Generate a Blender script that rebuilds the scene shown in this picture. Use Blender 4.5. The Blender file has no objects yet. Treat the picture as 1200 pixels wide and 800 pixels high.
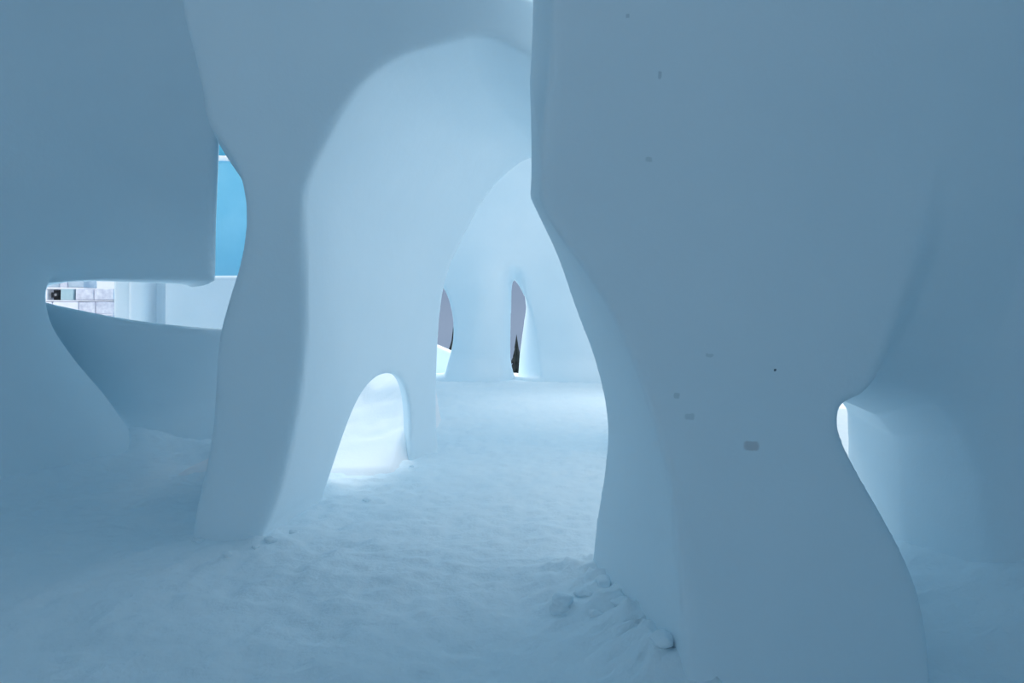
import bpy, bmesh, math, random
import numpy as np
from mathutils import Vector

# ------------------------------------------------------------------ camera, world, light, exposure
scene = bpy.context.scene
C = scene.collection
F_PX, CX, HY, CAM_H = 800.0, 600.0, 370.0, 1.5      # focal length in px, centre column, horizon row, eye height

cam_data = bpy.data.cameras.new('camera')
cam_data.sensor_width = 36.0
cam_data.lens = 24.0
cam_data.shift_y = -30.0 / 1200.0
cam_data.clip_start = 0.05
cam_data.clip_end = 2000
cam = bpy.data.objects.new('camera', cam_data)
cam.location = (0, 0, CAM_H)
cam.rotation_euler = (math.pi / 2, 0, 0)
C.objects.link(cam)
scene.camera = cam

world = bpy.data.worlds.new('overcast_sky')
scene.world = world
world.use_nodes = True
wn, wl = world.node_tree.nodes, world.node_tree.links
wn.clear()
w_out = wn.new('ShaderNodeOutputWorld')
w_bg = wn.new('ShaderNodeBackground')
w_tc = wn.new('ShaderNodeTexCoord')
w_sep = wn.new('ShaderNodeSeparateXYZ')
w_ramp = wn.new('ShaderNodeValToRGB')                 # overcast sky: the zenith is three times as bright as the horizon
w_ramp.color_ramp.elements[0].position = 0.0
w_ramp.color_ramp.elements[0].color = (0.32, 0.38, 0.47, 1)
w_ramp.color_ramp.elements[1].position = 1.0
w_ramp.color_ramp.elements[1].color = (1.0, 0.99, 1.0, 1)
wl.new(w_tc.outputs['Generated'], w_sep.inputs[0])
wl.new(w_sep.outputs['Z'], w_ramp.inputs[0])
wl.new(w_ramp.outputs[0], w_bg.inputs[0])
w_bg.inputs[1].default_value = 1.33
wl.new(w_bg.outputs[0], w_out.inputs[0])

sun_data = bpy.data.lights.new('sun', 'SUN')           # sun behind thin cloud, high in the north-north-west
sun_data.energy = 2.3
sun_data.angle = math.radians(42)
sun_data.color = (1.0, 0.97, 0.94)
sun = bpy.data.objects.new('sun', sun_data)
sun.rotation_euler = Vector((-0.25, 0.42, 0.87)).to_track_quat('Z', 'Y').to_euler()
sun.location = (-5, 12, 20)
C.objects.link(sun)

scene.view_settings.view_transform = 'Standard'
scene.view_settings.look = 'None'
scene.view_settings.exposure = 0.0
scene.view_settings.gamma = 1.0
scene.view_settings.use_curve_mapping = False
scene.cycles.max_bounces = 16
scene.cycles.diffuse_bounces = 14
scene.cycles.caustics_reflective = False
scene.cycles.caustics_refractive = False
scene.cycles.use_denoising = True

# ------------------------------------------------------------------ helpers
def W(px, py, d):
    """pixel at depth d -> world X, Z"""
    return ((px - CX) / F_PX * d, CAM_H - (py - HY) / F_PX * d)

def Wp(pts, d):
    return np.array([W(x, y, d) for x, y in pts], dtype=np.float32)

def chaikin(p, n=1):
    for _ in range(n):
        q = np.roll(p, -1, axis=0)
        a, b = 0.75 * p + 0.25 * q, 0.25 * p + 0.75 * q
        p = np.empty((len(a) * 2, 2), dtype=p.dtype)
        p[0::2], p[1::2] = a, b
    return p

def poly_sdf(px, pz, poly):
    """signed distance in 2D (negative inside)"""
    best = np.full(px.shape, 1e9, dtype=np.float32)
    inside = np.zeros(px.shape, dtype=bool)
    n = len(poly)
    for i in range(n):
        ax, az = poly[i]
        bx, bz = poly[(i + 1) % n]
        ex, ez = bx - ax, bz - az
        L = ex * ex + ez * ez + 1e-12
        wx, wz = px - ax, pz - az
        t = np.clip((wx * ex + wz * ez) / L, 0, 1)
        dx, dz = wx - t * ex, wz - t * ez
        np.minimum(best, dx * dx + dz * dz, out=best)
        if az != bz:
            c = (az > pz) != (bz > pz)
            inside ^= c & (px < ex * (pz - az) / ez + ax)
    best = np.sqrt(best)
    return np.where(inside, -best, best)

def smax(a, b, k):
    h = np.maximum(k - np.abs(a - b), 0.0) / k
    return np.maximum(a, b) + h * h * k * 0.25

def smin(a, b, k):
    h = np.maximum(k - np.abs(a - b), 0.0) / k
    return np.minimum(a, b) - h * h * k * 0.25

def sstep(x, a, b):
    t = np.clip((x - a) / (b - a), 0, 1)
    return t * t * (3 - 2 * t)

_rng = np.random.RandomState(7)
_waves = [(_rng.normal(size=3), _rng.uniform(0, 6.28)) for _ in range(28)]

def wav(x, y, z, scale=1.0, n=14, off=0):
    """smooth hand-shaped unevenness, about -1..1"""
    s = 0
    for i in range(n):
        v, ph = _waves[(i + off) % 28]
        s = s + np.sin((v[0] * x + v[1] * y + v[2] * z) * scale + ph)
    return s * (1.4 / n ** 0.5 / 2)

class Grid:
    def __init__(self, lo, hi, h):
        self.h = h
        self.lo = np.array(lo, dtype=np.float32)
        self.n = [int(round((b - a) / h)) + 1 for a, b in zip(lo, hi)]
        ax = [lo[i] + h * np.arange(self.n[i], dtype=np.float32) for i in range(3)]
        self.ax = ax
        self.x = ax[0][:, None, None]
        self.y = ax[1][None, :, None]
        self.z = ax[2][None, None, :]
    def loft(self, keys, ease=1.0, smooth=2):
        """carved volume running in depth: keys = [(y, polygon XZ), ...] blended slice by slice"""
        X, Z = np.meshgrid(self.ax[0], self.ax[2], indexing='ij')
        out = np.empty(self.n, dtype=np.float32)
        ys = [k[0] for k in keys]
        last = None
        for j, y in enumerate(self.ax[1]):
            if y <= ys[0]:
                p = keys[0][1]; tag = 'a'
            elif y >= ys[-1]:
                p = keys[-1][1]; tag = 'b'
            else:
                i = max(i for i in range(len(ys) - 1) if ys[i] <= y)
                t = (y - ys[i]) / (ys[i + 1] - ys[i])
                t = t ** ease
                p = keys[i][1] * (1 - t) + keys[i + 1][1] * t; tag = None
            if tag is None or tag != last:
                sl = poly_sdf(X, Z, chaikin(p, smooth))
            out[:, j, :] = sl
            last = tag
        return out
    def plan(self, poly, smooth=1):
        X, Y = np.meshgrid(self.ax[0], self.ax[1], indexing='ij')
        return poly_sdf(X, Y, chaikin(np.array(poly, dtype=np.float32), smooth))[:, :, None]

def surface_nets(f, g):
    f = np.broadcast_to(f, g.n).astype(np.float32).copy()
    f[0], f[-1] = np.abs(f[0]) + 1e-3, np.abs(f[-1]) + 1e-3
    f[:, 0], f[:, -1] = np.abs(f[:, 0]) + 1e-3, np.abs(f[:, -1]) + 1e-3
    f[:, :, 0], f[:, :, -1] = np.abs(f[:, :, 0]) + 1e-3, np.abs(f[:, :, -1]) + 1e-3
    s = f < 0
    nx, ny, nz = f.shape
    corners = [(i, j, k) for i in (0, 1) for j in (0, 1) for k in (0, 1)]
    cnt = np.zeros((nx - 1, ny - 1, nz - 1), dtype=np.int8)
    for i, j, k in corners:
        cnt += s[i:nx - 1 + i, j:ny - 1 + j, k:nz - 1 + k]
    cells = np.argwhere((cnt > 0) & (cnt < 8))
    idx = np.full(cnt.shape, -1, dtype=np.int64)
    idx[cells[:, 0], cells[:, 1], cells[:, 2]] = np.arange(len(cells))
    vals = {c: f[cells[:, 0] + c[0], cells[:, 1] + c[1], cells[:, 2] + c[2]] for c in corners}
    acc = np.zeros((len(cells), 3)); num = np.zeros(len(cells))
    for a in corners:
        for ax in range(3):
            if a[ax] == 0:
                b = list(a); b[ax] = 1; b = tuple(b)
                va, vb = vals[a], vals[b]
                m = (va < 0) != (vb < 0)
                t = np.where(m, va / np.where(m, va - vb, 1), 0)
                p = np.tile(np.array(a, dtype=float), (len(cells), 1)); p[:, ax] = t
                acc[m] += p[m]; num[m] += 1
    verts = (cells + acc / num[:, None]) * g.h + g.lo
    quads = []
    for ax in range(3):
        sl0 = [slice(None)] * 3; sl1 = [slice(None)] * 3
        sl0[ax] = slice(0, -1); sl1[ax] = slice(1, None)
        a, b = s[tuple(sl0)], s[tuple(sl1)]
        u, v = [(1, 2), (2, 0), (0, 1)][ax]
        for flip, mask in ((False, a & ~b), (True, ~a & b)):
            e = np.argwhere(mask)
            ok = (e[:, u] > 0) & (e[:, v] > 0) & (e[:, u] < f.shape[u] - 1) & (e[:, v] < f.shape[v] - 1)
            e = e[ok]
            q = []
            for du, dv in ((-1, -1), (0, -1), (0, 0), (-1, 0)):
                c = e.copy(); c[:, u] += du; c[:, v] += dv
                q.append(idx[c[:, 0], c[:, 1], c[:, 2]])
            q = np.stack(q, 1)
            if flip:
                q = q[:, ::-1]
            quads.append(q)
    quads = np.concatenate(quads)
    quads = quads[(quads >= 0).all(1)]
    return verts, quads

def mesh_np(name, verts, quads, mat, parent=None, smooth=True):
    me = bpy.data.meshes.new(name)
    nq, k = quads.shape
    me.vertices.add(len(verts))
    me.vertices.foreach_set('co', np.asarray(verts, dtype=np.float32).ravel())
    me.loops.add(nq * k)
    me.loops.foreach_set('vertex_index', quads.astype(np.int32).ravel())
    me.polygons.add(nq)
    me.polygons.foreach_set('loop_start', np.arange(0, nq * k, k, dtype=np.int32))
    me.update(calc_edges=True)
    me.polygons.foreach_set('use_smooth', np.full(nq, smooth))
    me.materials.append(mat)
    o = bpy.data.objects.new(name, me)
    C.objects.link(o)
    o.parent = parent
    return o

def bm_obj(name, bm, mat, parent=None, smooth=False):
    me = bpy.data.meshes.new(name)
    bmesh.ops.recalc_face_normals(bm, faces=bm.faces)
    bm.to_mesh(me); bm.free()
    for p in me.polygons:
        p.use_smooth = smooth
    me.materials.append(mat)
    o = bpy.data.objects.new(name, me)
    C.objects.link(o)
    o.parent = parent
    return o

def structure(o):
    o['kind'] = 'structure'
    return o

def tag(o, label, cat, group=None, kind=None):
    o['label'] = label; o['category'] = cat
    if group: o['group'] = group
    if kind: o['kind'] = kind
    return o

def empty(name, loc):
    o = bpy.data.objects.new(name, None)
    o.location = loc
    C.objects.link(o)
    return o

# ------------------------------------------------------------------ materials
def material(name):
    m = bpy.data.materials.new(name)
    m.use_nodes = True
    return m, m.node_tree.nodes, m.node_tree.links, m.node_tree.nodes['Principled BSDF']

def snow_material(name, a, b, rough=0.85, bump=0.25, bscale=9.0, mottled=1.4, fine=60.0, dist=0.02):
    m, n, l, p = material(name)
    tc = n.new('ShaderNodeTexCoord')
    n1 = n.new('ShaderNodeTexNoise'); n1.inputs['Scale'].default_value = mottled; n1.inputs['Detail'].default_value = 5
    r = n.new('ShaderNodeValToRGB')
    r.color_ramp.elements[0].position = 0.3; r.color_ramp.elements[0].color = (*a, 1)
    r.color_ramp.elements[1].position = 0.7; r.color_ramp.elements[1].color = (*b, 1)
    l.new(tc.outputs['Object'], n1.inputs['Vector']); l.new(n1.outputs['Fac'], r.inputs[0])
    l.new(r.outputs[0], p.inputs['Base Color'])
    p.inputs['Roughness'].default_value = rough
    p.inputs['Specular IOR Level'].default_value = 0.15
    n2 = n.new('ShaderNodeTexNoise'); n2.inputs['Scale'].default_value = bscale; n2.inputs['Detail'].default_value = 4
    n3 = n.new('ShaderNodeTexNoise'); n3.inputs['Scale'].default_value = fine; n3.inputs['Detail'].default_value = 3
    mx = n.new('ShaderNodeMath'); mx.operation = 'MULTIPLY_ADD'; mx.inputs[1].default_value = 0.25
    l.new(tc.outputs['Object'], n2.inputs['Vector']); l.new(tc.outputs['Object'], n3.inputs['Vector'])
    l.new(n3.outputs['Fac'], mx.inputs[0]); l.new(n2.outputs['Fac'], mx.inputs[2])
    bp = n.new('ShaderNodeBump'); bp.inputs['Strength'].default_value = bump; bp.inputs['Distance'].default_value = dist
    l.new(mx.outputs[0], bp.inputs['Height']); l.new(bp.outputs[0], p.inputs['Normal'])
    return m

def add_spots(m, spots):
    """grime with a shape of its own: (centre, half sizes, colour, strength)"""
    n, l = m.node_tree.nodes, m.node_tree.links
    p = n['Principled BSDF']
    src = p.inputs['Base Color'].links[0].from_socket
    tc = n.new('ShaderNodeTexCoord')
    wob = n.new('ShaderNodeTexNoise'); wob.inputs['Scale'].default_value = 35
    l.new(tc.outputs['Object'], wob.inputs['Vector'])
    sc = n.new('ShaderNodeVectorMath'); sc.operation = 'SCALE'; sc.inputs['Scale'].default_value = 0.012
    l.new(wob.outputs['Color'], sc.inputs[0])
    add = n.new('ShaderNodeVectorMath'); add.operation = 'ADD'
    l.new(tc.outputs['Object'], add.inputs[0]); l.new(sc.outputs[0], add.inputs[1])
    for c, hs, col, st in spots:
        sub = n.new('ShaderNodeVectorMath'); sub.operation = 'SUBTRACT'; sub.inputs[1].default_value = (c[0] + .006, c[1] + .006, c[2] + .006)
        l.new(add.outputs[0], sub.inputs[0])
        dv = n.new('ShaderNodeVectorMath'); dv.operation = 'DIVIDE'; dv.inputs[1].default_value = hs
        l.new(sub.outputs[0], dv.inputs[0])
        ab = n.new('ShaderNodeVectorMath'); ab.operation = 'MULTIPLY'
        l.new(dv.outputs[0], ab.inputs[0]); l.new(dv.outputs[0], ab.inputs[1])
        ln = n.new('ShaderNodeVectorMath'); ln.operation = 'LENGTH'
        l.new(ab.outputs[0], ln.inputs[0])
        mr = n.new('ShaderNodeMapRange'); mr.interpolation_type = 'SMOOTHSTEP'
        mr.inputs['From Min'].default_value = 0.5; mr.inputs['From Max'].default_value = 1.3
        mr.inputs['To Min'].default_value = st; mr.inputs['To Max'].default_value = 0
        l.new(ln.outputs['Value'], mr.inputs['Value'])
        mix = n.new('ShaderNodeMix'); mix.data_type = 'RGBA'
        l.new(mr.outputs[0], mix.inputs['Factor'])
        l.new(src, mix.inputs['A']); mix.inputs['B'].default_value = (*col, 1)
        src = mix.outputs['Result']
    l.new(src, p.inputs['Base Color'])

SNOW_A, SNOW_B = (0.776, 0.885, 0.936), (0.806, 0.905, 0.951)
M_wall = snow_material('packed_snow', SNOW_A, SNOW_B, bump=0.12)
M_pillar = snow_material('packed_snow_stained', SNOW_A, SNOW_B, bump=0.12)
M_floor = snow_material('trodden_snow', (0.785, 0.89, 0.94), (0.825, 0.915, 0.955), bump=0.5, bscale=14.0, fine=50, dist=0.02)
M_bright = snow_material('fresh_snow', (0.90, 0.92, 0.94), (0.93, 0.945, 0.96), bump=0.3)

# ------------------------------------------------------------------ the arch wall with the passage and the glowing side tunnel
D0, D1 = 4.5, 7.5
front = [(290, 760), (305, 640), (330, 590), (350, 510), (360, 440), (364, 380), (361, 300), (357, 240), (363, 208), (384, 168),
         (405, 132), (431, 98), (470, 72), (526, 58), (571, 47), (625, 76), (690, 110), (740, 210), (765, 380), (775, 560), (785, 760)]
far = [(500, 700), (515, 545), (512, 520), (510, 490), (510, 450), (511, 400), (515, 350), (524, 312), (545, 270), (560, 243),
       (575, 220), (592, 202), (612, 185), (635, 178), (655, 180), (675, 195), (700, 230), (725, 300), (738, 400), (742, 500), (745, 700)]
left_edge = [(200, -300), (215, 0), (240, 95), (246, 150), (262, 165), (285, 205), (291, 250), (284, 300), (266, 350), (251, 400),
             (247, 480), (240, 540), (228, 590), (220, 650), (212, 760)]

g = Grid((-3.5, 4.3, -0.24), (1.9, 7.98, 5.0), 0.03)
passage = g.loft([(D0, Wp(front, D0)), (D1, Wp(far, D1))], ease=2.2)
le0 = Wp(left_edge, D0)
le1 = le0.copy(); le1[:, 0] *= 1.0 + 0.66 * (8.0 - D0) / D0
box_l = np.array([(-9, le0[-1, 1] - 3), (-9, 8)], dtype=np.float32)
recess = g.loft([(D0, np.vstack([le0, box_l])), (8.0, np.vstack([le1, box_l]))], smooth=1)
tun_px = [(368, 640, 5.5), (378, 580, 5.7), (384, 556, 5.75), (399, 507, 5.9), (414, 470, 6.05), (428, 450, 6.2), (444, 439, 6.35), (460, 438, 6.5),
          (473, 448, 6.7), (479, 470, 6.85), (479, 500, 7.0), (476, 535, 7.15), (474, 600, 7.2)]
AX = -0.30
tun = []
for px, py, d in tun_px:
    X, Z = W(px, py, d)
    tun.append((X - AX * (d - 6.5), Z))
tun = chaikin(np.array(tun, dtype=np.float32), 2)
X3 = g.x - AX * (g.y - 6.5)
tun_sd = poly_sdf(np.broadcast_to(X3, g.n), np.broadcast_to(g.z, g.n), tun)
tun_sd = np.maximum(tun_sd, 5.3 - g.y)
yard = np.maximum(np.maximum(6.35 - 0.5 * (g.x + 1.8) - 1.1 * sstep(g.z, 1.5, 2.6) - g.y, 0.36 - passage), 0.24 - recess)      # open yard behind the left pier
light_court = g.plan([(0.42, 4.95), (0.75, 4.7), (4, 4.7), (4, 7.35), (0.9, 7.35), (0.5, 7.1)])           # unseen sky well added beyond the passage to light its vault
n_lo = wav(g.x, g.y, g.z, 1.3) * 0.018
yf = D0 - 0.06 + 0.10 * np.clip((g.x + 1.85) / 0.6, -1.5, 4) ** 2 * 0.25 * (1 - sstep(g.z, 2.0, 3.2)) - 0.10 * sstep(g.z, 2.2, 4.2)
yb = 7.68 + 0.0 * g.x
f = smax(yf - g.y, g.y - yb, 0.2)
f = smax(f, -passage, 0.055)
f = smax(f, -recess, 0.09)
f = smax(f, -yard, 0.12)
f = smax(f, -light_court, 0.15)
f = smax(f, -tun_sd, 0.07)
f = f + n_lo
v, q = surface_nets(f, g)
arch = mesh_np('snow_arch', v, q, M_wall)
tag(arch, 'tall vaulted snow archway with a small bright hole at the foot of its inner side', 'archway', kind='structure')

# ------------------------------------------------------------------ the massive right-hand pillar and the low opening beside it
pil_front = [(600, -500), (646, -100), (645, 60), (634, 150), (626, 205), (634, 240), (655, 275), (690, 322), (730, 385), (764, 480), (785, 560), (793, 650),
             (801, 800), (806, 1000)]
pil_rear = [(626, -500), (626, -100), (625, 60), (617, 135), (611, 190), (614, 218), (632, 258), (651, 302), (668, 362), (691, 420), (707, 490), (703, 550),
            (690, 625), (672, 730)]
g = Grid((0.1, 1.6, -0.24), (4.3, 5.28, 5.0), 0.026)
DP0, DP1 = 2.6, 4.0
pf, pr = Wp(pil_front, DP0), Wp(pil_rear, DP1)
pr = np.vstack([pr[:-1], [[pr[-2, 0] - 0.05, -1.0]]]).astype(np.float32)
lbox = np.array([(-9, -2), (-9, 9)], dtype=np.float32)
left_air = g.loft([(DP0, np.vstack([pf, lbox])), (DP1, np.vstack([pr, lbox]))], smooth=2)
# low opening: crisp left jamb, soft lintel and right side
op_front = [(985, 468), (974, 488), (980, 520), (1003, 560), (1035, 610), (1066, 662), (1090, 720), (1100, 800), (1105, 1000)]
DO = 2.62
of = Wp(op_front, DO)
k0 = np.vstack([of, [(3.3, -1.0), (3.2, 0.9), (2.9, 1.48), (2.0, 1.42)]]).astype(np.float32)
k1 = of.copy(); k1[:, 0] += 0.10
k1 = np.vstack([k1, [(2.75, -1.0), (2.60, 0.6), (2.25, 1.10), (1.75, 1.20)]]).astype(np.float32)      # y 3.3
k2 = of.copy(); k2[:, 0] += 0.15
k2 = np.vstack([k2, [(2.45, -1.0), (2.40, 0.5), (2.34, 0.85), (1.95, 1.02)]]).astype(np.float32)     # y 4.4
k3 = of.copy(); k3[:, 0] += 0.2
k3 = np.vstack([k3, [(2.40, -1.0), (2.38, 0.5), (2.36, 0.95), (1.95, 1.10)]]).astype(np.float32)       # y 5.0
opening = g.loft([(2.2, k0), (3.2, k1), (4.2, k2), (4.8, k3)], smooth=1)
yf = 2.56 + 0.13 * np.clip(g.x - 0.6, 0, 1.7) ** 2 + 0.05 * np.cos((g.z - 1.2) * 1.3) + 0.6 * (1 - sstep(g.z, 0.5, 2.4)) * sstep(g.x, 1.8, 3.2)
yr = 3.95 + 0.62 * sstep(g.x, 0.75, 1.5) + 0.25 * sstep(g.x, 1.6, 2.2)
f = smax(yf - g.y, g.y - yr, 0.2)
f = smax(f, -left_air, 0.045)
kk = 0.05 + 0.95 * np.maximum(sstep(g.x, 1.65, 2.15), sstep(g.x, 1.35, 1.8) * sstep(g.z, 0.95, 1.2)) * (1 - sstep(g.y, 2.9, 4.2))
f = smax(f, -opening, kk)
f = f + wav(g.x, g.y, g.z, 1.3, off=9) * 0.018
v, q = surface_nets(f, g)
pillar = mesh_np('snow_pillar', v, q, M_pillar)
tag(pillar, 'massive smooth snow pillar with a small brownish stain, a low opening beside its foot', 'pillar', kind='structure')
def front_pt(px, py):
    d = 2.5
    for _ in range(20):
        x, z = W(px, py, d)
        d = 2.56 + 0.13 * max(x - 0.6, 0) ** 2 + 0.05 * math.cos((z - 1.2) * 1.3)
    x, z = W(px, py, d)
    return (x, d, z)
S = 2.4 / 800
add_spots(M_pillar, [
    (front_pt(880, 522), (10 * S, 0.2, 6 * S), (0.40, 0.36, 0.36), 0.45),
    (front_pt(808, 488), (6 * S, 0.2, 4 * S), (0.30, 0.42, 0.45), 0.28),
    (front_pt(793, 463), (4 * S, 0.2, 4 * S), (0.35, 0.48, 0.5), 0.35),
    (front_pt(907, 433), (1.8 * S, 0.2, 1.8 * S), (0.05, 0.10, 0.12), 0.9),
    (front_pt(831, 416), (5 * S, 0.2, 2 * S), (0.35, 0.48, 0.5), 0.3),
    (front_pt(773, 88), (2.5 * S, 0.2, 5 * S), (0.30, 0.42, 0.48), 0.4),
    (front_pt(736, 18), (2.5 * S, 0.2, 3 * S), (0.30, 0.42, 0.48), 0.4),
    (front_pt(760, 187), (4 * S, 0.2, 3 * S), (0.35, 0.48, 0.5), 0.3)])

# ------------------------------------------------------------------ left wall: waisted column, overhang, slot window
g = Grid((-7.5, 4.6, -0.24), (-2.6, 9.3, 5.0), 0.045)
slot0 = [(40, 345), (52, 332), (90, 326), (140, 325.5), (200, 327), (238, 328), (252, 334), (253, 322), (252, 260), (251, 200), (248, 130), (283, 105),
         (302, 250), (302, 386), (285, 387), (255, 386), (200, 381), (150, 374), (100, 363), (58, 353)]
DS = 8.0
s0 = Wp(slot0, DS)
s1 = s0.copy(); s1[:, 0] = s1[:, 0] * 1.125 - 0.30
sm = s0.copy(); sm[:, 0] = sm[:, 0] * 6.4 / 8.0 + 0.05
slot = g.loft([(6.4, sm), (DS, s0), (9.0, s1)], smooth=1)
yf = DS - 0.55 * sstep(g.z, 1.7, 2.7) - 0.42 * np.maximum(g.z - 2.1, 0) + 0.12 * np.sin(g.x * 1.1 + 1) * sstep(g.z, 2.2, 3.4) - 0.35 * sstep(-g.z, -0.5, 0.1) + 0.30 * np.exp(-((g.z - 0.9) / 0.6) ** 2)
f = smax(yf - g.y, g.y - (yf + 0.95), 0.15)
f = smax(f, -slot, 0.09)
f = smax(f, g.x + 2.72, 0.1)
zs = np.array([-0.3, 0.0, 0.3, 0.6, 1.0, 1.4, 1.8, 2.2, 2.8, 3.5, 4.2, 4.8])
rs = np.array([1.80, 1.62, 1.46, 1.30, 1.02, 0.79, 0.72, 0.95, 1.25, 1.5, 1.6, 1.6])
zf = np.linspace(-0.4, 4.9, 200); rf = np.interp(zf, zs, rs)
ker = np.hanning(21); ker /= ker.sum()
rf = np.convolve(np.pad(rf, 10, mode='edge'), ker, 'valid')
r = np.interp(g.ax[2], zf, rf).astype(np.float32)[None, None, :]
col = np.sqrt((g.x + 5.6) ** 2 + (g.y - 6.9) ** 2) - r
side = g.x + 5.9 + 0.4 * sstep(g.y, 5, 7)
col = smin(col, np.broadcast_to(side, col.shape), 0.6)
ku = 0.12 + 1.4 * sstep(g.z, 1.75, 2.15)
f = smin(f, col, ku)
f = f + wav(g.x, g.y, g.z, 1.1, off=4) * 0.02
v, q = surface_nets(f, g)
structure(mesh_np('wall_left', v, q, M_wall))

# ------------------------------------------------------------------ back hall
DB = 16.0
g = Grid((-4.2, 14.6, -0.4), (5.0, 17.6, 6.2), 0.055)
h1 = [(521, 335), (528, 349), (533, 372), (533, 395), (530, 412), (526, 425), (523, 437), (522, 440), (500, 440), (500, 400), (503, 350), (512, 325)]
h1f = Wp(h1, DB); h1b = h1f.copy(); h1b[:, 0] -= 0.12
hole1 = g.loft([(15.6, h1f), (16.9, h1b)], smooth=1)
h2 = [(609, 326), (612, 342), (620, 356), (627, 383), (631, 415), (633, 437), (633, 442), (607, 442), (607, 432), (606, 395), (607, 350), (608, 335)]
h2b = [(590, 320), (606, 330), (617, 352), (612, 383), (607, 412), (604, 436), (603, 444), (585, 444), (585, 436), (585, 395), (585, 350), (587, 330)]
hole2 = g.loft([(DB, Wp(h2, DB)), (17.1, Wp(h2b, 17.1))], smooth=1)
Z0 = sstep(g.z, 3.6, 6.0)
yf = DB - 1.1 * Z0 - 0.25 * sstep(-g.z, -0.6, 0.0)
colm = np.exp(-((g.x + 0.75 - 0.12 * (g.z - 1.5)) / 0.55) ** 2) * (1 - sstep(g.z, 2.2, 3.4))
nich = np.exp(-((g.x - 0.02) / 0.2) ** 2) * (1 - sstep(g.z, 2.2, 2.75))
rgt = np.exp(-((g.x - 1.6) / 0.9) ** 2) * (1 - 0.5 * sstep(g.z, 2.0, 4.5))
yf = yf - 0.30 * colm + 0.42 * nich - 0.35 * rgt
f = smax(yf - g.y, g.y - 17.1, 0.1)
f = smax(f, -hole1, 0.1)
f = smax(f, -hole2, 0.06)
v, q = surface_nets(f + wav(g.x, g.y, g.z, 0.9, off=2) * 0.025, g)
structure(mesh_np('wall_back', v, q, M_wall))

def slab_wall(name, a, b, z0, z1, th, h=0.15, lean=0.0, amp=0.05, hole=None, flare=0.15):
    """plain sculpted snow wall standing between plan points a and b"""
    a, b = np.array(a, float), np.array(b, float)
    L = np.linalg.norm(b - a); e = (b - a) / L; nrm = np.array([-e[1], e[0]])
    gg = Grid((-0.2, -th - 0.5, z0), (L + 0.2, th + 0.5, z1 + 0.3), h)
    ff = np.abs(gg.y + lean * (gg.z - z0) / (z1 - z0) + 0 * gg.x) - th / 2 - flare * sstep(-gg.z, -0.7, 0.0)
    ff = smax(ff, np.abs(gg.x - L / 2) - L / 2, 0.2)
    ff = smax(ff, gg.z - z1, 0.2)
    if hole is not None:
        ff = smax(ff, -hole(gg), 0.3)
    vv, qq = surface_nets(ff + wav(gg.x, gg.y, gg.z, 1.1, off=5) * amp, gg)
    P = a[None, :] + vv[:, :1] * e[None, :] + vv[:, 1:2] * nrm[None, :]
    vv = np.column_stack([P, vv[:, 2]])
    return structure(mesh_np(name, vv, qq, M_wall))

slab_wall('wall_hall_left', (-1.02, 7.5), (-2.2, 16.0), -0.3, 5.4, 0.3, h=0.08, amp=0.01, flare=0.0)
def hall_light_bays(gg):  # unseen side openings, added so daylight reaches the hall
    return np.minimum(np.sqrt(((gg.x - 3.0) / 2.0) ** 2 + ((gg.z - 1.9) / 2.2) ** 2), np.sqrt(((gg.x - 7.0) / 1.6) ** 2 + ((gg.z - 1.9) / 2.2) ** 2)) * 1.7 - 1.7
slab_wall('wall_hall_right', (1.75, 7.4), (4.3, 16.0), -0.3, 5.4, 0.5, hole=hall_light_bays)
slab_wall('wall_right', (3.9, -5.0), (3.9, 5.3), -0.3, 4.9, 0.7)
slab_wall('wall_left_near', (-5.7, -5.0), (-5.7, 5.6), -0.3, 4.9, 0.7)
def entrance(gg):
    return np.sqrt(((gg.x - 2.5) / 2.6) ** 2 + ((gg.z - 0.6) / 2.8) ** 2) * 1.5 - 1.5
slab_wall('wall_rear', (-5.5, -4.6), (3.8, -4.6), -0.3, 4.9, 0.6, hole=entrance)

# ------------------------------------------------------------------ ceilings
def ceiling(name, lo, hi, carve, h=0.12):
    gg = Grid(lo, hi, h)
    mid = (lo[2] + hi[2]) / 2
    ff = np.abs(gg.z - mid + 0 * gg.x + 0 * gg.y) - (hi[2] - lo[2]) / 2 + h * 1.2
    ff = np.maximum(ff, np.maximum(np.maximum(lo[0] + h - gg.x, gg.x - hi[0] + h), np.maximum(lo[1] + h - gg.y, gg.y - hi[1] + h)))
    if carve is not None:
        ff = smax(ff, -carve(gg), 0.25)
    vv, qq = surface_nets(ff + wav(gg.x, gg.y, gg.z, 1.1, off=3) * 0.03, gg)
    return structure(mesh_np(name, vv, qq, M_wall))
ceiling('ceiling', (-6.4, -5.2, 4.7), (4.6, 11.4, 5.4),  # far end lengthened out of view as an eave shading the pale wall
        lambda gg: gg.plan([(-3.0, 5.6), (-2.3, 5.3), (-1.2, 5.2), (-0.3, 5.2), (0.3, 5.1), (1.2, 4.9), (6, 4.9), (6, 13), (-3.3, 13)], 1) + 0 * gg.z)
ceiling('ceiling_hall', (-4.6, 6.6, 4.9), (5.2, 17.2, 5.7),
        lambda gg: np.minimum((np.sqrt(((gg.x - 0.8) / 1.75) ** 2 + ((gg.y - 14.0) / 1.55) ** 2) - 1) * 1.7, gg.x + 1.35 + 0.13 * (gg.y - 7.6)) + 0 * gg.z)  # oval roof opening, unseen, added to brighten the hall

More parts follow.
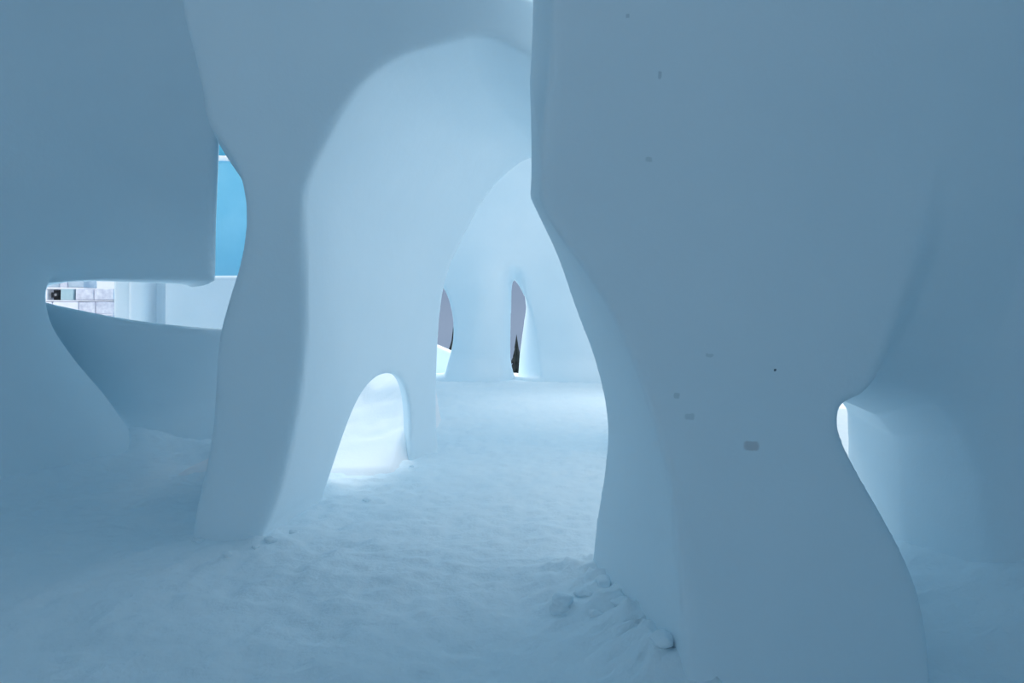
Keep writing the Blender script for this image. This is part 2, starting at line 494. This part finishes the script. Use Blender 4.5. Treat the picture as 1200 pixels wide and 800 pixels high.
# ------------------------------------------------------------------ floor
def vnoise(x, y, seed):
    rs_ = np.random.RandomState(seed)
    tab = rs_.rand(256, 256)
    xi, yi = np.floor(x).astype(int), np.floor(y).astype(int)
    fx, fy = x - xi, y - yi
    fx, fy = fx * fx * (3 - 2 * fx), fy * fy * (3 - 2 * fy)
    t = lambda i, j: tab[i % 256, j % 256]
    return (t(xi, yi) * (1 - fx) + t(xi + 1, yi) * fx) * (1 - fy) + (t(xi, yi + 1) * (1 - fx) + t(xi + 1, yi + 1) * fx) * fy - 0.5

def floor_z(x, y):
    z = 0.030 * vnoise(x * 1.7, y * 1.7, 1) + 0.030 * vnoise(x * 4.5 + 9, y * 4.5, 2)
    rough = vnoise(x * 11, y * 11, 3)
    z += 0.026 * rough + 0.016 * vnoise(x * 23, y * 23, 4) - 0.10 * np.maximum(vnoise(x * 7.3, y * 8.7, 21) - 0.30, 0)
    # crumbled bank at the foot of the right-hand pillar
    xl = 0.42 + (4.0 - y) * 0.19
    amp = (0.08 + 0.11 * np.clip((4.0 - y) / 1.2, 0, 1.0)) * sstep(-y, -4.35, -3.9) * sstep(y, 2.35, 2.75)
    bank = np.exp(-(np.abs(x - xl) / 0.27) ** 2) * (1 - sstep(x - xl, 0.05, 0.30))
    z += bank * amp * (0.85 + 0.7 * np.abs(vnoise(x * 9, y * 9, 6)) + 0.55 * vnoise(x * 19, y * 19, 7))
    # packed fillets along the walls of the recess
    dc = np.sqrt((x + 5.6) ** 2 + (y - 6.9) ** 2) - 1.6
    z += 0.10 * np.exp(-(dc / 0.28) ** 2) + 0.10 * sstep(y, 7.15, 7.7) * sstep(-x, 3.0, 3.3)
    bank2 = np.exp(-(((x + 1.9) / 0.5) ** 2 + ((y - 4.55) / 0.35) ** 2))
    z += bank2 * (0.05 + 0.05 * vnoise(x * 9, y * 9, 8))
    z += 0.30 * sstep(x, 2.0, 2.9) * sstep(y, 2.0, 2.8) * (1 - sstep(y, 4.2, 4.9))
    return z

xs = np.concatenate([np.arange(-7.6, -5, 0.15), np.arange(-5, 3.2, 0.035), np.arange(3.2, 5.4, 0.12)])
ys = np.concatenate([np.arange(-5.4, 2.0, 0.15), np.arange(2.0, 8.4, 0.03), np.arange(8.4, 18.0, 0.07)])
XX, YY = np.meshgrid(xs, ys, indexing='ij')
ZZ = floor_z(XX, YY)
vv = np.column_stack([XX.ravel(), YY.ravel(), ZZ.ravel()])
ni, nj = XX.shape
ii, jj = np.meshgrid(np.arange(ni - 1), np.arange(nj - 1), indexing='ij')
a = (ii * nj + jj).ravel()
structure(mesh_np('floor', vv, np.column_stack([a, a + nj, a + nj + 1, a + 1]), M_floor))

# fresh drift lying in the open yard behind the side hole
dx = np.arange(-3.3, -0.95, 0.035); dyy = np.arange(6.3, 10.0, 0.035)
XX, YY = np.meshgrid(dx, dyy, indexing='ij')
s_ = sstep(YY + 0.35 * (XX + 1.7), 6.75, 9.2) * sstep(YY, 6.4, 7.0)
ZZ = s_ * (0.98 + 0.14 * vnoise(XX * 3, YY * 3, 10)) + 0.05 * vnoise(XX * 2.2, YY * 5, 12) * sstep(s_, 0.02, 0.2) + 0.035 * vnoise(XX * 7, YY * 9, 11) * sstep(s_, 0.02, 0.2)
ZZ += 0.10 * sstep(YY + 0.35 * (XX + 1.7) + 0.25 * vnoise(XX * 5, YY * 2, 13), 8.0, 8.1)
edge = np.minimum(np.minimum(sstep(XX, -3.3, -3.1), sstep(-XX, 0.98, 1.2 + 0 * XX)), np.minimum(sstep(YY, 6.3, 6.6), sstep(-YY, -9.95, -9.5)))
ZZ = ZZ * edge + 0.04 - 0.16 * (1 - edge)
vv = np.column_stack([XX.ravel(), YY.ravel(), ZZ.ravel()])
ni, nj = XX.shape
ii, jj = np.meshgrid(np.arange(ni - 1), np.arange(nj - 1), indexing='ij')
a = (ii * nj + jj).ravel()
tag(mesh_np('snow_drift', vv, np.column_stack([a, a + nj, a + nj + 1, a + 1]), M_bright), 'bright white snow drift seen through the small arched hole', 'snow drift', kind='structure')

# open ground outside, falling away behind the back wall
gx = np.arange(-60, 60.1, 1.5); gy = np.arange(-40, 120, 1.5)
XX, YY = np.meshgrid(gx, gy, indexing='ij')
ZZ = -0.16 - 0.26 * np.maximum(YY - 19, 0) + 0.0012 * np.maximum(YY - 19, 0) ** 2 + 0.1 * wav(XX, YY, 0 * XX, 0.3)
ZZ[(np.abs(XX) < 8) & (YY < 19)] = -0.3
vv = np.column_stack([XX.ravel(), YY.ravel(), ZZ.ravel()])
ni, nj = XX.shape
ii, jj = np.meshgrid(np.arange(ni - 1), np.arange(nj - 1), indexing='ij')
a = (ii * nj + jj).ravel()
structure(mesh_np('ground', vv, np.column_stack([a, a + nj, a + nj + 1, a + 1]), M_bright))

# distant wooded hillside in haze
hx = np.arange(-400, 401, 20.0); hy = np.arange(95, 520, 15.0)
XX, YY = np.meshgrid(hx, hy, indexing='ij')
ZZ = -19 + 110 * sstep(YY + 25 * np.sin(XX / 70.0) + 10 * np.sin(XX / 23.0), 120, 480)
vv = np.column_stack([XX.ravel(), YY.ravel(), ZZ.ravel()])
ni, nj = XX.shape
ii, jj = np.meshgrid(np.arange(ni - 1), np.arange(nj - 1), indexing='ij')
a = (ii * nj + jj).ravel()
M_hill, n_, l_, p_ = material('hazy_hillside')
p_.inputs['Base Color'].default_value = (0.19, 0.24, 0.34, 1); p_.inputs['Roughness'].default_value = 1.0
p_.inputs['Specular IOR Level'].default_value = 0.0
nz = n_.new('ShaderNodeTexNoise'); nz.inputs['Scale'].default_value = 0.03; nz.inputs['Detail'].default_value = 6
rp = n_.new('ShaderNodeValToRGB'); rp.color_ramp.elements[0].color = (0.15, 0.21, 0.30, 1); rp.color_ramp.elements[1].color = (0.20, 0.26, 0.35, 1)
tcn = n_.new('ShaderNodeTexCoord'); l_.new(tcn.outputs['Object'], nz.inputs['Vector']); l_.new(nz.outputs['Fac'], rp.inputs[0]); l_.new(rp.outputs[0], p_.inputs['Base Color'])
structure(mesh_np('hills', vv, np.column_stack([a, a + nj, a + nj + 1, a + 1]), M_hill))

def ground_z(x, y):
    return -0.16 - 0.26 * max(y - 19, 0) + 0.0012 * max(y - 19, 0) ** 2

# ------------------------------------------------------------------ outside the slot window
def rounded_slab(name, lo, hi, mat, h, k, amp, parent=None, topfn=None, scale=1.3, off=0):
    gg = Grid([c - 3 * h for c in lo], [c + 3 * h for c in hi], h)
    ff = smax(np.maximum(lo[0] - gg.x, gg.x - hi[0]), np.maximum(lo[1] - gg.y, gg.y - hi[1]), k)
    top = hi[2] if topfn is None else topfn(gg.x, gg.y)
    ff = smax(ff, np.maximum(lo[2] - gg.z, gg.z - top), k)
    ff = ff + wav(gg.x, gg.y, gg.z, scale, off=off) * amp
    vv, qq = surface_nets(ff, gg)
    return mesh_np(name, vv, qq, mat, parent)

M_pale = snow_material('shade_grey_snow', (0.60, 0.70, 0.76), (0.66, 0.74, 0.80), bump=0.2)  # snow greyed in its base colour to stand in for shade
M_ice = snow_material('blue_ice', (0.22, 0.60, 0.80), (0.28, 0.66, 0.85), rough=0.55, bump=0.1)
M_ice2 = snow_material('deep_blue_ice', (0.09, 0.44, 0.62), (0.12, 0.50, 0.70), rough=0.55, bump=0.1)
ice = empty('ice_wall', (-4.6, 12.7, -0.2))
def ice_part(o):
    o.parent = ice; o.matrix_parent_inverse = ice.matrix_world.inverted(); o.location = (0, 0, 0)
    return o
bpy.context.view_layer.update()
top = lambda x, y: 4.40 + 0.03 * np.sin((x + 5.2) * 3.1) + 0.02 * np.sin(x * 9)
w1 = rounded_slab('ice_face', (-6.6, 12.5, -0.3), (-3.0, 13.0, 4.6), M_ice, 0.08, 0.08, 0.012, topfn=top)
w2 = rounded_slab('snow_crust', (-6.6, 12.46, 4.34), (-3.0, 13.02, 4.62), M_bright, 0.03, 0.05, 0.03, topfn=lambda x, y: top(x, y) + 0.04, scale=7)
w3 = rounded_slab('rear_buttress', (-7.6, 13.6, -0.3), (-3.0, 14.2, 6.6), M_ice2, 0.12, 0.15, 0.02)
for o in (w1, w2, w3):
    o.parent = ice; o.matrix_parent_inverse = ice.matrix_world.inverted()
w2['label'] = 'white crust of snow along the top edge'
tag(ice, 'tall turquoise blue ice wall with a crusted snow rim beyond the slot window', 'ice wall')

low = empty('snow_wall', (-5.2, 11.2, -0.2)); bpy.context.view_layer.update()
def add_child(o, par):
    o.parent = par; o.matrix_parent_inverse = par.matrix_world.inverted(); return o
def sx(px, d): return (px - CX) / F_PX * d
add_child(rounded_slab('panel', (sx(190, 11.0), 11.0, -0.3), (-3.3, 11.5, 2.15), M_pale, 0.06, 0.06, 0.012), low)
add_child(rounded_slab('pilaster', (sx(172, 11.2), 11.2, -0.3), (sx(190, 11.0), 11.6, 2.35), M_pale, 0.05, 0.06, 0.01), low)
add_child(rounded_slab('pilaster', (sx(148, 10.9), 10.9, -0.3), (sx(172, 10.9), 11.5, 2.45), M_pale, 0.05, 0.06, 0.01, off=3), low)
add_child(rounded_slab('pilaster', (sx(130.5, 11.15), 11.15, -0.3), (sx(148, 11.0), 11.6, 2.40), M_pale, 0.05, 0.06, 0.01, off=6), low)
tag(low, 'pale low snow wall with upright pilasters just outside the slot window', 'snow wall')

# wall of stacked ice blocks further out
DBK = 14.0
random.seed(5)
blocks = empty('ice_block_wall', (sx(92, DBK), DBK + 0.25, -0.2)); bpy.context.view_layer.update()
M_blk = [snow_material('ice_block_white', (0.80, 0.82, 0.90), (0.90, 0.91, 0.96), bump=0.4, mottled=6),
         snow_material('ice_block_blue', (0.38, 0.50, 0.62), (0.55, 0.66, 0.76), bump=0.4, mottled=5),
         snow_material('ice_block_teal', (0.36, 0.55, 0.62), (0.50, 0.66, 0.72), bump=0.4, mottled=5),
         snow_material('ice_block_grey', (0.55, 0.58, 0.70), (0.82, 0.84, 0.92), bump=0.5, mottled=9)]
def block(px0, px1, py0, py1, mi, dy=0.0, name='ice_block', depth=0.45):
    x0, x1 = sx(px0, DBK), sx(px1, DBK)
    z1, z0 = W(0, py0, DBK)[1], W(0, py1, DBK)[1]
    bm = bmesh.new()
    bmesh.ops.create_cube(bm, size=1)
    for vtx in bm.verts:
        vtx.co = Vector(((vtx.co.x + .5) * (x1 - x0) + x0, (vtx.co.y + .5) * depth + DBK + dy, (vtx.co.z + .5) * (z1 - z0) + z0)) \
            + Vector([random.uniform(-.008, .008) for _ in range(3)])
    bmesh.ops.bevel(bm, geom=bm.edges[:], offset=0.018, segments=2, affect='EDGES', profile=0.6)
    return add_child(bm_obj(name, bm, M_blk[mi]), blocks)
for row in ([(30, 55, 1), (56, 69.5, 1), (70.3, 78.5, 3), (79.3, 98.5, 1)], ):
    for a_, b_, mi in row: block(a_, b_, 322, 336.6, mi)
for a_, b_, mi in ((30, 55.5, 0), (70.8, 85.8, 2), (88.4, 109.5, 3), (110.2, 133, 3)): block(a_, b_, 338.4, 351.6, mi)
for a_, b_, mi in ((30, 61, 0), (62, 91, 0), (92, 111.5, 3), (112.3, 134, 3)): block(a_, b_, 353.3, 368, mi)
for k, (y0_, y1_) in enumerate(((369.7, 391), (392.5, 414), (415.5, 437), (438.5, 466))):
    for j in range(4):
        block(30 + j * 26 - (k % 2) * 9, 55 + j * 26 - (k % 2) * 9, y0_, y1_, (j + k) % 2 * 3)
for py in (337.5, 352.4, 368.8):
    block(30, 134 if py > 340 else 100, py - 0.9, py + 0.9, 0, -0.03, 'snow_joint', 0.48)
tag(blocks, 'wall of stacked white and bluish ice blocks with snowy joints', 'ice wall')
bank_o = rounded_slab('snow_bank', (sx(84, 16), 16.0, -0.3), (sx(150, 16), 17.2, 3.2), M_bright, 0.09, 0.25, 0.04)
tag(bank_o, 'bright white snow bank rising behind the ice block wall', 'snow bank')

# black rounded lamp in the gap between the blocks
M_black, n_, l_, p_ = material('black_housing'); p_.inputs['Base Color'].default_value = (0.012, 0.016, 0.022, 1); p_.inputs['Roughness'].default_value = 0.45
M_lens, n_, l_, p_ = material('grey_lens'); p_.inputs['Base Color'].default_value = (0.25, 0.25, 0.27, 1); p_.inputs['Roughness'].default_value = 0.2
lx0, lx1 = sx(56.6, DBK), sx(69.6, DBK); lz0, lz1 = W(0, 351.5, DBK)[1], W(0, 339.2, DBK)[1]
lamp = empty('flood_lamp', ((lx0 + lx1) / 2, DBK + 0.12, lz0)); bpy.context.view_layer.update()
bm = bmesh.new(); bmesh.ops.create_cube(bm, size=1)
for vtx in bm.verts: vtx.co = Vector((vtx.co.x * (lx1 - lx0) * 0.98, vtx.co.y * 0.16, (vtx.co.z + .5) * (lz1 - lz0) * 0.98))
bmesh.ops.bevel(bm, geom=bm.edges[:], offset=0.05, segments=4, affect='EDGES')
bm_obj('housing', bm, M_black, lamp, True)
bm = bmesh.new(); bmesh.ops.create_cone(bm, cap_ends=True, segments=20, radius1=0.032, radius2=0.026, depth=0.03)
for vtx in bm.verts: vtx.co = Vector((vtx.co.x + 0.02, -vtx.co.z - 0.09, vtx.co.y + 0.11))
bm_obj('lens', bm, M_lens, lamp, True)['label'] = 'small grey lens'
bm = bmesh.new(); bmesh.ops.create_cone(bm, cap_ends=True, segments=20, radius1=0.05, radius2=0.05, depth=0.012)
for vtx in bm.verts: vtx.co = Vector((vtx.co.x + 0.02, -vtx.co.z - 0.083, vtx.co.y + 0.11))
bm_obj('bezel', bm, M_black, lamp, True)
tag(lamp, 'small black rounded lamp housing set in a gap of the ice block wall', 'lamp')

# ------------------------------------------------------------------ beyond the back wall
o = rounded_slab('snow_mound', (-2.6, 17.7, -0.4), (-1.25, 18.5, 0.9), M_wall, 0.05, 0.10, 0.015, topfn=lambda x, y: 0.72 - 0.42 * (x + 1.97))
tag(o, 'low snow mound with a sloping top outside the narrow opening of the back wall', 'snow mound')

M_fir, n_, l_, p_ = material('dark_needles'); p_.inputs['Base Color'].default_value = (0.010, 0.022, 0.026, 1); p_.inputs['Roughness'].default_value = 0.9
M_bark, n_, l_, p_ = material('bark'); p_.inputs['Base Color'].default_value = (0.03, 0.025, 0.02, 1); p_.inputs['Roughness'].default_value = 0.9
def fir(x, y, h, seed, label):
    rnd = random.Random(seed)
    gz = ground_z(x, y)
    t = empty('fir_tree', (x, y, gz))
    bm = bmesh.new(); bmesh.ops.create_cone(bm, cap_ends=True, segments=8, radius1=0.09, radius2=0.02, depth=h * 0.95)
    for vtx in bm.verts: vtx.co.z += h * 0.475 - 0.15
    bm_obj('trunk', bm, M_bark, t)
    tiers = 9
    for k in range(tiers):
        u = k / (tiers - 1)
        r0 = (1 - u) * h * 0.24 + 0.10; zc = h * (0.14 + 0.80 * u); hh = h * 0.16
        bm = bmesh.new()
        N = 16
        apex = bm.verts.new((0, 0, zc + hh))
        ring = []
        for i in range(N):
            a_ = 2 * math.pi * i / N
            rr = r0 * (1.0 if i % 2 else 0.62) * rnd.uniform(0.85, 1.12)
            ring.append(bm.verts.new((rr * math.cos(a_), rr * math.sin(a_), zc - (0.05 * h if i % 2 else 0) * rnd.uniform(.6, 1.2))))
        low_v = bm.verts.new((0, 0, zc + 0.02))
        for i in range(N):
            bm.faces.new((apex, ring[i], ring[(i + 1) % N])); bm.faces.new((low_v, ring[(i + 1) % N], ring[i]))
        bm_obj('branch_tier', bm, M_fir, t)
    tag(t, label, 'tree', 'fir trees beyond the back wall')
for x, y, h, sd in ((0.20, 30, 3.25, 1), (-2.58, 30, 3.55, 2)):
    fir(x, y, h, sd, 'dark fir tree glimpsed through the tall slit in the back wall' if x > -1 else 'dark fir tree just showing above the sloping snow mound outside')

# ------------------------------------------------------------------ loose lumps of snow
def clod(px, py, r, seed, label, group):
    d = F_PX * CAM_H / (py - HY)
    for _ in range(6):
        x = (px - CX) / F_PX * d
        zf_ = float(floor_z(np.array([x]), np.array([d]))[0])
        d = F_PX * (CAM_H - zf_ - r * 0.4) / (py - HY)
    x = (px - CX) / F_PX * d
    zf_ = float(floor_z(np.array([x]), np.array([d]))[0])
    rnd = random.Random(seed)
    bm = bmesh.new(); bmesh.ops.create_icosphere(bm, subdivisions=3, radius=r)
    o1 = [rnd.uniform(0, 6) for _ in range(6)]
    for vtx in bm.verts:
        c = vtx.co
        s_ = 1 + 0.22 * math.sin(c.x / r * 2.3 + o1[0]) + 0.18 * math.sin(c.y / r * 2.9 + o1[1]) + 0.15 * math.sin(c.z / r * 3.1 + o1[2])
        s_ += 0.10 * math.sin(c.x / r * 6.1 + o1[3]) * math.sin(c.y / r * 5.3 + o1[4]) + 0.08 * math.sin(c.z / r * 7 + o1[5])
        vtx.co = Vector((c.x * s_ * 1.3, c.y * s_, c.z * s_ * 0.8))
    o = bm_obj('snow_lump', bm, M_floor, None, True)
    o.location = (x, d, zf_ + r * 0.1)
    tag(o, label, 'snow lump', group)
rr = random.Random(3)
LP = [(684, 692), (706, 682), (728, 698), (749, 686), (766, 712), (700, 718), (740, 728), (660, 712), (776, 748)]
for i, (px, py) in enumerate(LP):
    clod(px, py, rr.uniform(0.03, 0.055), i, 'small crumbled snow lump at the foot of the massive stained pillar', 'snow lumps at the pillar foot')
LQ = [(300, 640), (318, 634), (345, 622), (232, 628), (268, 648), (430, 585), (482, 548)]
for i, (px, py) in enumerate(LQ):
    clod(px, py, rr.uniform(0.016, 0.03), 40 + i, 'small crumbled snow lump along the foot of the archway', 'snow lumps at the archway foot')
